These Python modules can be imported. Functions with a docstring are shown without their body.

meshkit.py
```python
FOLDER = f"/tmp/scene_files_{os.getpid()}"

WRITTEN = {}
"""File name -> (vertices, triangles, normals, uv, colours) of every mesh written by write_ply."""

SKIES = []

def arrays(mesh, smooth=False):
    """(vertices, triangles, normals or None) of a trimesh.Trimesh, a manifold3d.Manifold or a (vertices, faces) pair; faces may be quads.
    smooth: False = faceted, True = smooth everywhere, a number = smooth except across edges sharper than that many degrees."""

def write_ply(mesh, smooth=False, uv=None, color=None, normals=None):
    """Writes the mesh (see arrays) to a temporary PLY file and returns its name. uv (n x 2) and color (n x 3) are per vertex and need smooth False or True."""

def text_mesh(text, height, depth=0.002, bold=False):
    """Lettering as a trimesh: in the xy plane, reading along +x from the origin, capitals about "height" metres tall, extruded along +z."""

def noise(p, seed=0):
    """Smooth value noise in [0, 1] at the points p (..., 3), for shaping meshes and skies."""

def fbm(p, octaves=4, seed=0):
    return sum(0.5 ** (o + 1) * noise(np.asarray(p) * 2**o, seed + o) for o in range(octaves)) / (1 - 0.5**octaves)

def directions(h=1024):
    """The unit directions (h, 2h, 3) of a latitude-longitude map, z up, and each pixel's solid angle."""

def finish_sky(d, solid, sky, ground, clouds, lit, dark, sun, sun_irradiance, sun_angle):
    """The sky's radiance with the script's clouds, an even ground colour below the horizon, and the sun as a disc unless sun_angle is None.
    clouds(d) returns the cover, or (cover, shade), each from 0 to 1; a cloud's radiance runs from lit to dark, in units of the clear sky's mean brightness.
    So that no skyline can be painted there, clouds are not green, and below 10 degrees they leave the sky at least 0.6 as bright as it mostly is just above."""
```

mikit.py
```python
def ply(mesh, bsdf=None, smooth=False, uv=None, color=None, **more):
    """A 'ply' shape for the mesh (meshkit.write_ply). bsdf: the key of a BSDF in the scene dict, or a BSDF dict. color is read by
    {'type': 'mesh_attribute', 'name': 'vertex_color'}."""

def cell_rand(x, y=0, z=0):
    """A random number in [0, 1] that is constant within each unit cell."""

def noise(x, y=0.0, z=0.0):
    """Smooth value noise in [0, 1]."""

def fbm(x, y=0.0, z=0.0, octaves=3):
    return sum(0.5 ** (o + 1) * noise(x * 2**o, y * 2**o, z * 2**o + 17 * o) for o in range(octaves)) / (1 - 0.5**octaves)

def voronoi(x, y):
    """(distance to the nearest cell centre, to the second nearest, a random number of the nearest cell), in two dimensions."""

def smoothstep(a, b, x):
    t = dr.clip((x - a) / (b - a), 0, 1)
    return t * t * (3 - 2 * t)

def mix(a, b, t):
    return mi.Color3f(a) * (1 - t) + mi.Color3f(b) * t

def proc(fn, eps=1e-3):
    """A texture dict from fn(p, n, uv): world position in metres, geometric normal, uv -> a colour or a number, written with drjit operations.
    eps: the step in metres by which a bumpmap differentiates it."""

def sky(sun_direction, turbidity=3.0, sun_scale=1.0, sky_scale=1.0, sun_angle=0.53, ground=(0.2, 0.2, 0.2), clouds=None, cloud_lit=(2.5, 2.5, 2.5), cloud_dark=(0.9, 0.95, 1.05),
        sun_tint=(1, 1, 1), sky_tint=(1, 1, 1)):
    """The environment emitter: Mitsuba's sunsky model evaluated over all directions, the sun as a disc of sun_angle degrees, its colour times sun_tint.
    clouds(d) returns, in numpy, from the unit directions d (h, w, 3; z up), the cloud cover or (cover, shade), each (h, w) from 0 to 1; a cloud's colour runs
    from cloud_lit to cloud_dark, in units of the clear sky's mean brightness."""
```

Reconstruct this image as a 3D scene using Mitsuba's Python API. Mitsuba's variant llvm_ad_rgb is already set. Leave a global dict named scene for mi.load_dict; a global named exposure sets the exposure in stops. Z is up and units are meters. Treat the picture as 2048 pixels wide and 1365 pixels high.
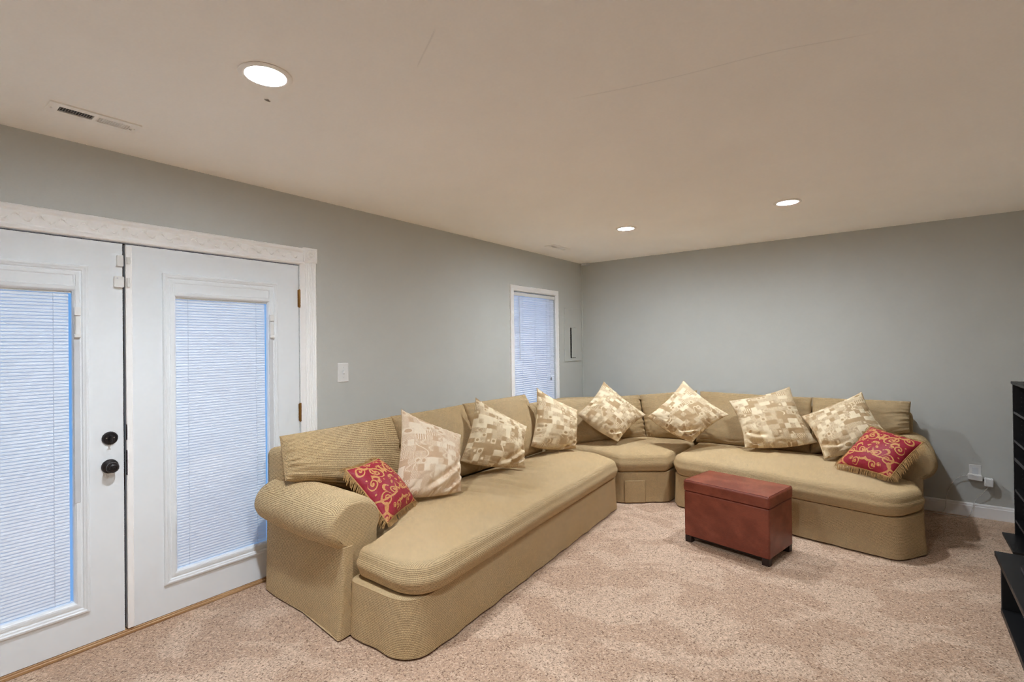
import math
import random

import drjit as dr
import mitsuba as mi
import numpy as np
import shapely
import shapely.affinity
import shapely.geometry as sg
import trimesh

import meshkit
import mikit
from mikit import cell_rand, fbm, mix, noise, smoothstep

random.seed(7)
rng = np.random.default_rng(7)
T = mi.ScalarTransform4f
scene, labels = {}, {}

# ---------------------------------------------------------------- camera, daylight, exposure
W_IMG = 2048
FOCAL = 996.2                                  # pixels
YAW, PITCH, ROLL = 0.6544, 0.0058, -0.0118
cy, sy = math.cos(YAW), math.sin(YAW)
fwd = np.array([-sy * math.cos(PITCH), cy * math.cos(PITCH), math.sin(PITCH)])
rgt = np.array([cy, sy, 0.0])
upv = np.cross(rgt, fwd)
upv = -math.sin(ROLL) * rgt + math.cos(ROLL) * upv
EYE = np.array([0.0, 0.0, 1.5])
scene["camera"] = {
    "type": "perspective",
    "fov": math.degrees(2 * math.atan(W_IMG / 2 / FOCAL)),
    "fov_axis": "x",
    "near_clip": 0.02,
    "to_world": T().look_at(origin=EYE.tolist(), target=(EYE + fwd).tolist(), up=upv.tolist()),
}
# dusk outside: an even blue sky light seen past the edges of the blinds
scene["daylight"] = {"type": "constant", "radiance": {"type": "rgb", "value": [0.068, 0.20, 0.44]}, "sampling_weight": 0.6}
LAMP = 600.0                                    # radiance of a ceiling lamp's lens
LAMP_TINT = (0.90, 0.99, 1.08)
exposure = 1.0

# ---------------------------------------------------------------- room dimensions (metres)
XL, YB, XR, YF, H = -3.214, 5.690, 1.03, -0.92, 2.528
XE, YE = 2.60, 1.95                            # behind the shelves the room widens to the right

# ---------------------------------------------------------------- materials


def lin(r, g, b):
    return [((c / 255) / 12.92 if c / 255 < 0.04045 else ((c / 255 + 0.055) / 1.055) ** 2.4) for c in (r, g, b)]


def rgb(c):
    return {"type": "rgb", "value": list(map(float, c))}


def mat(name, color, rough=0.6, spec=0.4, metal=0.0, bump=None, scale=1.0, eps=1e-3, **kw):
    col = color if isinstance(color, dict) else rgb(color)
    b = {"type": "principled", "base_color": col, "roughness": rough, "specular": spec, "metallic": metal, **kw}
    if bump is not None:
        b = {"type": "bumpmap", "bsdf": b, "scale": scale, "tex": mikit.proc(bump, eps)}
        b["arbitrary"] = b.pop("tex")
    scene[name] = {"type": "twosided", "bsdf": b}
    return name


def diffuse(name, color):
    scene[name] = {"type": "twosided", "bsdf": {"type": "diffuse", "reflectance": color if isinstance(color, dict) else rgb(color)}}
    return name


WALL_C, CEIL_C = lin(194, 195, 190), lin(243, 238, 230)


def wall_tex(p, n, uv):
    s = p.x + p.y
    k = noise(s * 260, p.z * 260) * 0.03 + fbm(s * 7, p.z * 7) * 0.03 - 0.03
    return mi.Color3f(WALL_C) * (1 + k)


def wall_bump(p, n, uv):
    return fbm((p.x + p.y) * 170, p.z * 170, 0.0, 2)


mat("wall_paint", mikit.proc(wall_tex), 0.62, 0.35, bump=wall_bump, scale=0.0004)


def ceil_tex(p, n, uv):
    k = noise(p.x * 200, p.y * 200) * 0.025 + fbm(p.x * 2.3 + 9, p.y * 2.3, 0.0, 4) * 0.06 - 0.04
    # thin scuffs left in the paint
    w = (noise(p.x * 3 + 40, p.y * 3) - 0.5) * 0.05
    a = dr.abs(p.y - (1.86 + 0.22 * (p.x + 0.9)) + w)
    b = dr.abs(p.y - (1.30 - 0.55 * (p.x + 1.5)) + w)
    scuff = smoothstep(0.006, 0.001, a) * smoothstep(0.55, 0.4, dr.abs(p.x + 0.55)) + smoothstep(0.006, 0.001, b) * smoothstep(0.12, 0.08, dr.abs(p.x + 1.28))
    k = k - scuff * 0.10
    return mi.Color3f(CEIL_C) * (1 + k)


mat("ceiling_paint", mikit.proc(ceil_tex), 0.8, 0.2)


def carpet_tex(p, n, uv):
    x, y = p.x, p.y
    tuft = noise(x * 230, y * 230) * 0.5 + noise(x * 120 + 7, y * 120) * 0.5
    fleck = smoothstep(0.66, 0.86, noise(x * 175 + 31, y * 175 + 5))
    pale = smoothstep(0.62, 0.85, noise(x * 160 + 91, y * 160 + 45))
    wx, wy = x + 0.22 * noise(x * 4.1, y * 4.1), y + 0.22 * noise(x * 4.1 + 50, y * 4.1)
    lay = smoothstep(0.47, 0.58, fbm(wx * 3.4 + wy * 1.5 + 11, wy * 6.2 - wx * 2.0 + 3, 0.0, 4))       # tufts brushed over and showing their paler sides
    lay = lay * (0.40 + 0.45 * tuft)
    c = mix(lin(175, 146, 124), lin(196, 170, 148), lay)
    c = c * (0.72 + 0.56 * tuft)
    c = mix(c, mi.Color3f(lin(98, 73, 54)), fleck * 0.65)
    return mix(c, mi.Color3f(lin(226, 201, 178)), pale * 0.38)


def carpet_bump(p, n, uv):
    return noise(p.x * 150, p.y * 150) * 0.6 + noise(p.x * 75 + 3, p.y * 75) * 0.4


mat("carpet", mikit.proc(carpet_tex), 0.95, 0.1, bump=carpet_bump, scale=0.006, eps=2e-3, sheen=0.4)


def weave(axis):
    """Waffle-woven upholstery; axis 0: the rows run along x, 1: along y, 2: along the cushion's own u."""

    def coords(p, n, uv):
        if axis == 2:
            return uv.x, uv.y
        nx, ny, nz = dr.abs(n.x), dr.abs(n.y), dr.abs(n.z)
        top = (nz > nx) & (nz > ny)
        sidex = nx > ny
        along = dr.select(top, p.y if axis == 1 else p.x, dr.select(sidex, p.y, p.x))
        across = dr.select(top, p.x if axis == 1 else p.y, p.z)
        return along, across

    def height(p, n, uv):
        a, c = coords(p, n, uv)
        row = dr.floor(c / 0.0080)
        h1 = 0.5 - 0.5 * dr.cos(c / 0.0080 * 2 * math.pi)
        h2 = 0.5 - 0.5 * dr.cos((a / 0.0057 + 0.5 * row) * 2 * math.pi)
        return dr.sqrt(h1) * (0.35 + 0.65 * h2)

    def color(p, n, uv):
        a, c = coords(p, n, uv)
        h = height(p, n, uv)
        k = 0.82 + 0.34 * noise(a * 330, c * 330) * (0.7 + 0.6 * noise(a * 55, c * 55))
        wear = fbm(p.x * 3.1, p.y * 3.1, p.z * 3.1, 3)
        col = mix(lin(130, 106, 73), lin(197, 172, 134), smoothstep(0.0, 0.62, h))
        return mix(col, col * mi.Color3f(1.0, 0.975, 0.92), smoothstep(0.35, 0.7, wear)) * k

    return color, height


for ax in (0, 1, 2):
    cfn, hfn = weave(ax)
    mat(f"upholstery_{ax}", mikit.proc(cfn), 0.9, 0.12, bump=hfn, scale=0.0009, eps=8e-4)
mat("welt", lin(172, 146, 110), 0.9, 0.1)


def patch_tex(tan, cream):
    def fn(p, n, uv):
        S = 0.037
        x, y = uv.x / S + 40.3, uv.y / S + 40.7
        x = x + 0.5 * cell_rand(dr.floor(y), 5)
        i, j = dr.floor(x), dr.floor(y)
        wide = cell_rand(dr.floor(i / 2), j, 9) > 0.80
        fx = dr.select(wide, (x - 2 * dr.floor(i / 2)) / 2, x - i)
        i = dr.select(wide, 2 * dr.floor(i / 2), i)
        fy = y - j
        r, q = cell_rand(i, j, 1), cell_rand(i, j, 2)
        one = mi.Float(1.0)
        stripe = dr.select(dr.abs(fx * 5 - dr.floor(fx * 5) - 0.5) < 0.28, 0.95, 0.0)
        wave = fx * 5 + 0.9 * dr.sin(fy * 6.3 + q * 6)
        wave = dr.select(dr.abs(wave - dr.floor(wave) - 0.5) < 0.27, 0.9, 0.05)
        ck = (dr.floor(x * 7) + dr.floor(y * 7)) * 0.5
        check = dr.select(ck - dr.floor(ck) > 0.25, 0.75, 0.25)
        rr = dr.sqrt(dr.square(fx - 0.5) + dr.square(fy - 0.5))
        circ = dr.select(rr < 0.3, 0.95, dr.select(rr < 0.42, 0.0, 0.25))
        sq = dr.select((dr.abs(fx - 0.55) < 0.2) & (dr.abs(fy - 0.5) < 0.2), 0.0, 0.85)
        bend = dr.abs(fx - 0.5 - 0.28 * dr.sin(fy * 6.28 + q * 3))
        ess = dr.select(bend < 0.10, 0.0, dr.select(bend < 0.20, 0.9, dr.select(bend < 0.27, 0.05, 0.8)))
        v = dr.select(r < 0.27, 0.02 * one, dr.select(r < 0.48, 0.92 * one, dr.select(r < 0.61, stripe, dr.select(r < 0.74, wave, dr.select(
            r < 0.84, check, dr.select(r < 0.90, circ, dr.select(r < 0.94, sq, ess)))))))
        # long ribbons that wander over the patches
        rib = uv.x * 6 + 0.30 * dr.sin(uv.y * 40) + 0.5 * noise(uv.y * 16, 3)
        part = noise(uv.x * 6 + 9, uv.y * 11) > 0.52
        rib = dr.abs(rib - dr.floor(rib) - 0.5)
        v = dr.select(part & (rib < 0.024), 0.0, dr.select(part & (rib < 0.042), 0.85, v))
        k = 0.88 + 0.24 * noise(uv.x * 900, uv.y * 900)
        return mix(cream, tan, v) * k

    return fn


mat("patchwork_weave", mikit.proc(patch_tex(lin(172, 142, 104), lin(228, 210, 178))), 0.85, 0.15, sheen=0.2)
mat("patchwork_weave_pale", mikit.proc(patch_tex(lin(190, 158, 126), lin(224, 206, 182))), 0.85, 0.15, sheen=0.2)

SPIRALS = [  # centre, radius, turns, handedness, phase (design unit: half the cushion), mirrored about x = 0
    (0.36, 0.46, 0.25, 1.7, 1, 0.2), (0.78, 0.74, 0.19, 1.6, -1, 1.1), (0.30, 0.86, 0.11, 1.3, -1, 2.0), (0.80, 0.16, 0.17, 1.5, 1, 2.6),
    (0.26, -0.30, 0.15, 1.4, -1, 0.6), (0.70, -0.46, 0.22, 1.7, 1, 4.0), (0.30, -0.80, 0.15, 1.4, 1, 1.5), (0.92, -0.86, 0.12, 1.3, -1, 3.0),
    (0.10, 0.12, 0.08, 1.2, 1, 3.3), (0.56, 0.12, 0.08, 1.1, -1, 5.0), (0.52, -0.78, 0.08, 1.2, -1, 2.2), (0.60, 0.92, 0.07, 1.2, 1, 0.3), (0.12, -0.06, 0.06, 1.1, 1, 1.3)]
ARCS = [(0.55, 0.10, 0.58), (0.42, -0.62, 0.46), (1.05, 0.62, 0.66)]
LEAVES = [(0.08, 0.52, 0.17, 0.08, 0.03), (0.56, 0.80, 0.15, -0.05, 0.06), (0.60, 0.24, 0.13, 0.05, -0.06), (0.08, -0.56, 0.18, 0.07, 0.05),
          (0.50, -0.16, 0.12, -0.05, -0.05), (0.90, -0.62, 0.14, 0.06, 0.04)]


def brocade_tex(p, n, uv):
    x, y = dr.abs(uv.x) / 0.19, uv.y / 0.19
    x, y = x + 0.03 * dr.sin(y * 9), y + 0.03 * dr.sin(x * 8)
    gold = mi.Float(0.0)
    for cx, cy_, R, turns, hand, ph in SPIRALS:
        dx, dy = x - cx, y - cy_
        rr = dr.sqrt(dx * dx + dy * dy)
        a = rr / R * turns - hand * (dr.atan2(dy, dx) - ph) / (2 * math.pi)
        d = dr.abs(a - dr.floor(a + 0.5)) * R / turns
        gold = dr.maximum(gold, dr.select(rr < R, smoothstep(1.25, 0.85, d / (0.013 + 0.085 * rr)), 0.0))
        gold = dr.maximum(gold, smoothstep(0.045, 0.03, rr))
    for cx, cy_, R in ARCS:
        rr = dr.sqrt(dr.square(x - cx) + dr.square(y - cy_))
        ang = dr.atan2(y - cy_, x - cx)
        gold = dr.maximum(gold, smoothstep(0.036, 0.022, dr.abs(rr - R)) * smoothstep(-0.4, 0.2, dr.sin(ang * 1.5 + cx * 7)))
    for cx, cy_, R, ox, oy in LEAVES:
        a = dr.sqrt(dr.square(x - cx) + dr.square(y - cy_))
        b = dr.sqrt(dr.square(x - cx - ox) + dr.square(y - cy_ - oy))
        gold = dr.maximum(gold, smoothstep(R + 0.008, R - 0.008, a) * smoothstep(R * 0.80 - 0.008, R * 0.80 + 0.008, b))
    dot = dr.sqrt(dr.square(x * 4 - dr.floor(x * 4) - 0.5) + dr.square(y * 4 - dr.floor(y * 4) - 0.5))
    gold = dr.maximum(gold, dr.select(cell_rand(dr.floor(x * 4), dr.floor(y * 4), 3) > 0.55, smoothstep(0.13, 0.08, dot), 0.0))
    k = 0.86 + 0.28 * noise(uv.x * 150, uv.y * 1400)
    return mix(lin(142, 32, 46), lin(192, 136, 84), gold * 0.92) * k


mat("brocade", mikit.proc(brocade_tex), 0.55, 0.35, sheen=0.3)
mat("fringe_thread", lin(176, 138, 88), 0.8, 0.2)


def leather_tex(p, n, uv):
    k = fbm(p.x * 9 + p.z * 5, p.y * 9, p.z * 9, 4)
    s = noise(p.x * 130, p.y * 130, p.z * 130)
    return mix(lin(112, 50, 34), lin(130, 64, 46), smoothstep(0.3, 0.7, k)) * (0.9 + 0.2 * s)


def leather_bump(p, n, uv):
    return fbm(p.x * 210, p.y * 210, p.z * 210, 2)


mat("leather", mikit.proc(leather_tex), 0.38, 0.5, bump=leather_bump, scale=0.0006)
mat("dark_wood", lin(42, 27, 22), 0.5, 0.4)
mat("casing_white", lin(246, 245, 244), 0.45, 0.45)
mat("door_white", lin(229, 233, 236), 0.42, 0.45)
mat("plastic_white", lin(226, 226, 224), 0.4, 0.5)
mat("track_white", lin(205, 208, 212), 0.45, 0.4)
mat("vent_white", lin(240, 235, 227), 0.55, 0.4)
mat("sheet_metal", lin(138, 136, 132), 0.5, 0.4, metal=0.5)
mat("bronze", lin(34, 29, 30), 0.36, 0.6, metal=0.35)
mat("brass", lin(150, 112, 62), 0.35, 0.5, metal=0.9)
mat("gap_dark", lin(34, 30, 28), 0.9, 0.1)


def oak_tex(p, n, uv):
    g = fbm(p.y * 3, p.z * 160 + p.x * 160, 0.0, 3)
    return mix(lin(150, 104, 62), lin(206, 172, 130), g)


mat("threshold_wood", mikit.proc(oak_tex), 0.5, 0.4)
mat("black_laminate", lin(19, 19, 21), 0.42, 0.45)
mat("black_edge", lin(62, 60, 62), 0.5, 0.4)
mat("device_black", lin(26, 27, 31), 0.3, 0.5)
mat("cord_white", lin(205, 203, 198), 0.5, 0.4)
mat("cord_grey", lin(110, 108, 104), 0.5, 0.4)
mat("outside_deck", lin(150, 150, 148), 0.8, 0.2)
mat("hook_metal", lin(150, 142, 130), 0.4, 0.5, metal=0.6)
scene["pane_glass"] = {"type": "thindielectric", "int_ior": 1.5}
scene["blind_slat_between_glass"] = {"type": "principledthin", "base_color": rgb(lin(246, 248, 248)), "roughness": 0.5, "diff_trans": 0.32, "spec_trans": 0.0, "eta": 1.3}
scene["blind_slat_white"] = {"type": "principledthin", "base_color": rgb(lin(240, 242, 247)), "roughness": 0.5, "diff_trans": 0.32, "spec_trans": 0.0, "eta": 1.3}
scene["lamp_lens"] = {"type": "diffuse", "reflectance": rgb((0.8, 0.8, 0.8))}

# ---------------------------------------------------------------- mesh helpers
B = trimesh.creation.box


def numbered(key):
    if key not in used:
        used.add(key)
        return key
    k = 1
    while f"{key}_{k:03d}" in used:
        k += 1
    used.add(f"{key}_{k:03d}")
    return f"{key}_{k:03d}"


used = set()


def thing(name, label, category, group=None):
    key = numbered(name)
    labels[key] = {"label": label, "category": category}
    if group:
        labels[key]["group"] = group
    return key


def struct(name):
    key = numbered(name)
    labels[key] = {"kind": "structure"}
    return key


def put(parent, name, mesh, bsdf, smooth=False, label=None, kind=None, **kw):
    key = numbered(f"{parent}__{name}" if name else parent)
    if name is None:
        key = parent
    scene[key] = mikit.ply(mesh, bsdf, smooth, **kw)
    if label or kind:
        labels[key] = {}
        if label:
            labels[key]["label"] = label
        if kind:
            labels[key]["kind"] = kind
    return key


def copy_part(parent, name, shape, to_world):
    key = numbered(f"{parent}__{name}")
    scene[key] = {**shape, "to_world": to_world}
    return key


def box(x0, x1, y0, y1, z0, z1, ch=0.0):
    """Axis-aligned box, its edges chamfered by ch."""
    if ch <= 0:
        m = B((x1 - x0, y1 - y0, z1 - z0))
    else:
        hx, hy, hz = (x1 - x0) / 2, (y1 - y0) / 2, (z1 - z0) / 2
        pts = []
        for a in (-1, 1):
            for b in (-1, 1):
                for c in (-1, 1):
                    pts += [(a * (hx - ch), b * (hy - ch), c * hz), (a * (hx - ch), b * hy, c * (hz - ch)), (a * hx, b * (hy - ch), c * (hz - ch))]
        m = trimesh.convex.convex_hull(np.array(pts))
    m.apply_translation([(x0 + x1) / 2, (y0 + y1) / 2, (z0 + z1) / 2])
    return m


def cat(*ms):
    return trimesh.util.concatenate(list(ms))


def tube(points, radius, sides=8, closed=False):
    p = np.asarray(points, float)
    n = len(p)
    t = np.roll(p, -1, 0) - np.roll(p, 1, 0) if closed else np.gradient(p, axis=0)
    t /= np.linalg.norm(t, axis=1, keepdims=True) + 1e-12
    a = np.cross(t, np.where(np.abs(t[:, 2:]) < 0.9, [0, 0, 1.0], [1.0, 0, 0]))
    a /= np.linalg.norm(a, axis=1, keepdims=True) + 1e-12
    b = np.cross(t, a)
    ang = np.arange(sides) * 2 * math.pi / sides
    r = np.broadcast_to(radius, (n,))[:, None, None]
    v = p[:, None] + r * (np.cos(ang)[None, :, None] * a[:, None] + np.sin(ang)[None, :, None] * b[:, None])
    f = []
    m = n if closed else n - 1
    for i in range(m):
        for j in range(sides):
            i2, j2 = (i + 1) % n, (j + 1) % sides
            f += [[i * sides + j, i * sides + j2, i2 * sides + j2], [i * sides + j, i2 * sides + j2, i2 * sides + j]]
    v = v.reshape(-1, 3)
    if not closed:
        v = np.vstack([v, p[0], p[-1]])
        c0, c1 = n * sides, n * sides + 1
        for j in range(sides):
            f += [[c0, (j + 1) % sides, j], [c1, (n - 1) * sides + j, (n - 1) * sides + (j + 1) % sides]]
    return trimesh.Trimesh(v, np.array(f)[:, ::-1], process=False)


def lathe(profile, axis, center, n=40):
    """Revolves (radius, height) about axis ('x' or 'z') through center."""
    m = trimesh.creation.revolve(np.asarray(profile, float), sections=n)
    if axis == "x":
        m.apply_transform([[0, 0, 1, 0], [1, 0, 0, 0], [0, 1, 0, 0], [0, 0, 0, 1]])
    m.apply_translation(center)
    return m


def spline(pts, n, closed=False):
    from scipy.interpolate import CubicSpline
    p = np.asarray(pts, float)
    if closed:
        p = np.vstack([p, p[:1]])
    d = np.r_[0, np.cumsum(np.linalg.norm(np.diff(p, axis=0), axis=1))]
    c = CubicSpline(d, p, bc_type="periodic" if closed else "natural")
    return c(np.linspace(0, d[-1], n, endpoint=not closed))


def fillet(poly, radii, n=10):
    """Closed polygon with rounded corners."""
    P = np.asarray(poly, float)
    out = []
    for i in range(len(P)):
        a, b, c = P[i - 1], P[i], P[(i + 1) % len(P)]
        u, v = (a - b) / np.linalg.norm(a - b), (c - b) / np.linalg.norm(c - b)
        r = radii[i] if hasattr(radii, "__len__") else radii
        th = math.acos(np.clip(u @ v, -1, 1))
        if r <= 0 or th > 3.1:
            out.append(b)
            continue
        d = min(r / math.tan(th / 2), 0.49 * np.linalg.norm(a - b), 0.49 * np.linalg.norm(c - b))
        for t in np.linspace(0, 1, n):
            out.append((1 - t) ** 2 * (b + u * d) + 2 * t * (1 - t) * b + t * t * (b + v * d))
    return np.array(out)


def resample(poly, n):
    p = np.vstack([poly, poly[:1]])
    d = np.r_[0, np.cumsum(np.linalg.norm(np.diff(p, axis=0), axis=1))]
    t = np.linspace(0, d[-1], n, endpoint=False)
    return np.stack([np.interp(t, d, p[:, k]) for k in range(2)], 1)


def inward(P):
    t = np.roll(P, -1, 0) - np.roll(P, 1, 0)
    t /= np.linalg.norm(t, axis=1, keepdims=True) + 1e-12
    n = np.stack([-t[:, 1], t[:, 0]], 1)
    area = 0.5 * np.sum(P[:, 0] * np.roll(P[:, 1], -1) - P[:, 1] * np.roll(P[:, 0], -1))
    return n if area > 0 else -n


def loft(rings, cap=True, top=True):
    """Closed rings (same count) joined by quads; ends closed by a fan."""
    R = np.asarray(rings, float)
    k, n = R.shape[:2]
    v = R.reshape(-1, 3)
    i, j = np.meshgrid(np.arange(k - 1), np.arange(n), indexing="ij")
    a, b, c, d = i * n + j, i * n + (j + 1) % n, (i + 1) * n + (j + 1) % n, (i + 1) * n + j
    f = np.concatenate([np.stack([a, b, c], -1).reshape(-1, 3), np.stack([a, c, d], -1).reshape(-1, 3)])
    if cap:
        v = np.vstack([v, R[0].mean(0), R[-1].mean(0)])
        j = np.arange(n)
        f = np.vstack([f, np.stack([np.full(n, k * n), (j + 1) % n, j], 1)])
        if top:
            f = np.vstack([f, np.stack([np.full(n, k * n + 1), (k - 1) * n + j, (k - 1) * n + (j + 1) % n], 1)])
    m = trimesh.Trimesh(v, f, process=False)
    if m.volume < 0:
        m.invert()
    return m


def frame(y0, y1, z0, z1, profile, x, face=1):
    """A mitred rectangular frame on the plane x = const: profile is a list of (inset, height along x)."""
    rings = []
    for d, h in profile:
        rings.append([(x + face * h, y0 + d, z0 + d), (x + face * h, y1 - d, z0 + d), (x + face * h, y1 - d, z1 - d), (x + face * h, y0 + d, z1 - d)])
    rings.append(rings[0])
    m = loft(rings, cap=False)
    if m.volume < 0:
        m.invert()
    return m


def extrude_x(polygon, x0, x1):
    """shapely polygon in (y, z) extruded from x0 to x1."""
    m = trimesh.creation.extrude_polygon(polygon, x1 - x0, engine="earcut")
    m.apply_transform([[0, 0, 1, x0], [1, 0, 0, 0], [0, 1, 0, 0], [0, 0, 0, 1]])
    return m


def extrude_y(polygon, y0, y1):
    """shapely polygon in (x, z) extruded from y0 to y1."""
    m = trimesh.creation.extrude_polygon(polygon, y1 - y0, engine="earcut")
    m.apply_transform([[1, 0, 0, 0], [0, 0, 1, y0], [0, 1, 0, 0], [0, 0, 0, 1]])
    m.invert()
    if m.volume < 0:
        m.invert()
    return m


# ---------------------------------------------------------------- room shell
DOOR_Y0, DOOR_Y1, DOOR_Z = -0.105, 1.813, 2.062
WIN = (4.216, 5.037, 0.62, 2.066)
put(struct("floor"), None, box(XL - 0.2, XE + 0.2, YF - 0.2, YB + 0.2, -0.1, 0.0), "carpet")
LAMPS = [(-1.872, 0.930), (-1.901, 4.182), (-0.614, 4.177), (-0.614, 0.930)]
slab = sg.box(XL - 0.2, YF - 0.2, XE + 0.2, YB + 0.2)
for x, y in LAMPS:
    slab = slab.difference(sg.Point(x, y).buffer(0.0765, 16))
VENTS = [(-2.803, 0.630), (-2.845, 4.530)]
for x, y in VENTS:
    slab = slab.difference(sg.box(x - 0.032, y - 0.126, x + 0.032, y + 0.126))
slab = trimesh.creation.extrude_polygon(slab, 0.1, engine="earcut")
put(struct("ceiling"), None, slab.apply_translation([0, 0, H]), "ceiling_paint")
outline = sg.box(YF, 0, YB, H).difference(sg.box(DOOR_Y0, -0.01, DOOR_Y1, DOOR_Z)).difference(sg.box(WIN[0], WIN[2], WIN[1], WIN[3]))
put(struct("wall_left"), None, extrude_x(outline, XL - 0.13, XL), "wall_paint")
put(struct("wall_back"), None, box(XL - 0.13, XR + 0.13, YB, YB + 0.13, 0, H), "wall_paint")
put(struct("wall_right"), None, cat(box(XR, XR + 0.13, YE, YB, 0, H), box(XR + 0.13, XE + 0.13, YE, YE + 0.13, 0, H), box(XE, XE + 0.13, YF, YE, 0, H)), "wall_paint")
put(struct("wall_front"), None, box(XL - 0.13, XE + 0.13, YF - 0.13, YF, 0, H), "wall_paint")
base_prof = [(0, 0), (0.016, 0), (0.016, 0.088), (0.012, 0.094), (0.012, 0.104), (0.006, 0.113), (0, 0.114)]
bb = trimesh.creation.extrude_polygon(sg.Polygon(base_prof), XR - XL, engine="earcut")
bb.apply_transform([[0, 0, 1, XL], [-1, 0, 0, YB], [0, 1, 0, 0], [0, 0, 0, 1]])
put(struct("baseboard_back"), None, bb, "casing_white")
put(struct("baseboard_left"), None, extrude_y(sg.Polygon([(XL + a, b) for a, b in base_prof]), 1.935, YB - 0.016), "casing_white")
# corner strip of the two walls
put(struct("trim_1"), None, lathe([(0, 0), (0.009, 0), (0.009, H - 0.03), (0, H - 0.03)], "z", (XL + 0.006, YB - 0.006, 0), 16), "wall_paint", 40)

# ---------------------------------------------------------------- double door on the left wall
FX = XL                                         # face of the door leaves
BAY = dict(y0=1.010, y1=1.657, z0=0.188, z1=1.917, gy0=1.075, gy1=1.597, gz0=0.237, gz1=1.787)
slat_mesh_cache = {}


def blind_slats(parent, x, y0, y1, z0, z1, pitch, width, tilt, bsdf):
    key = (round(y1 - y0, 4), pitch)
    if key not in slat_mesh_cache:
        a = np.linspace(-1, 1, 5)
        prof = [(width / 2 * t * math.cos(tilt) + 0.0012 * (1 - t * t), width / 2 * t * -math.sin(tilt)) for t in a]
        L = y1 - y0
        v = [(px, -L / 2, pz) for px, pz in prof] + [(px, L / 2, pz) for px, pz in prof]
        f = []
        for i in range(4):
            f += [[i, i + 5, i + 6], [i, i + 6, i + 1]]
        slat_mesh_cache[key] = mikit.ply(trimesh.Trimesh(v, f, process=False), bsdf, True)
    sh = slat_mesh_cache[key]
    n = int((z1 - z0) / pitch)
    for i in range(n):
        copy_part(parent, "slat", sh, T().translate([x, (y0 + y1) / 2, z1 - pitch * (i + 0.5)]))
    return n


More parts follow.
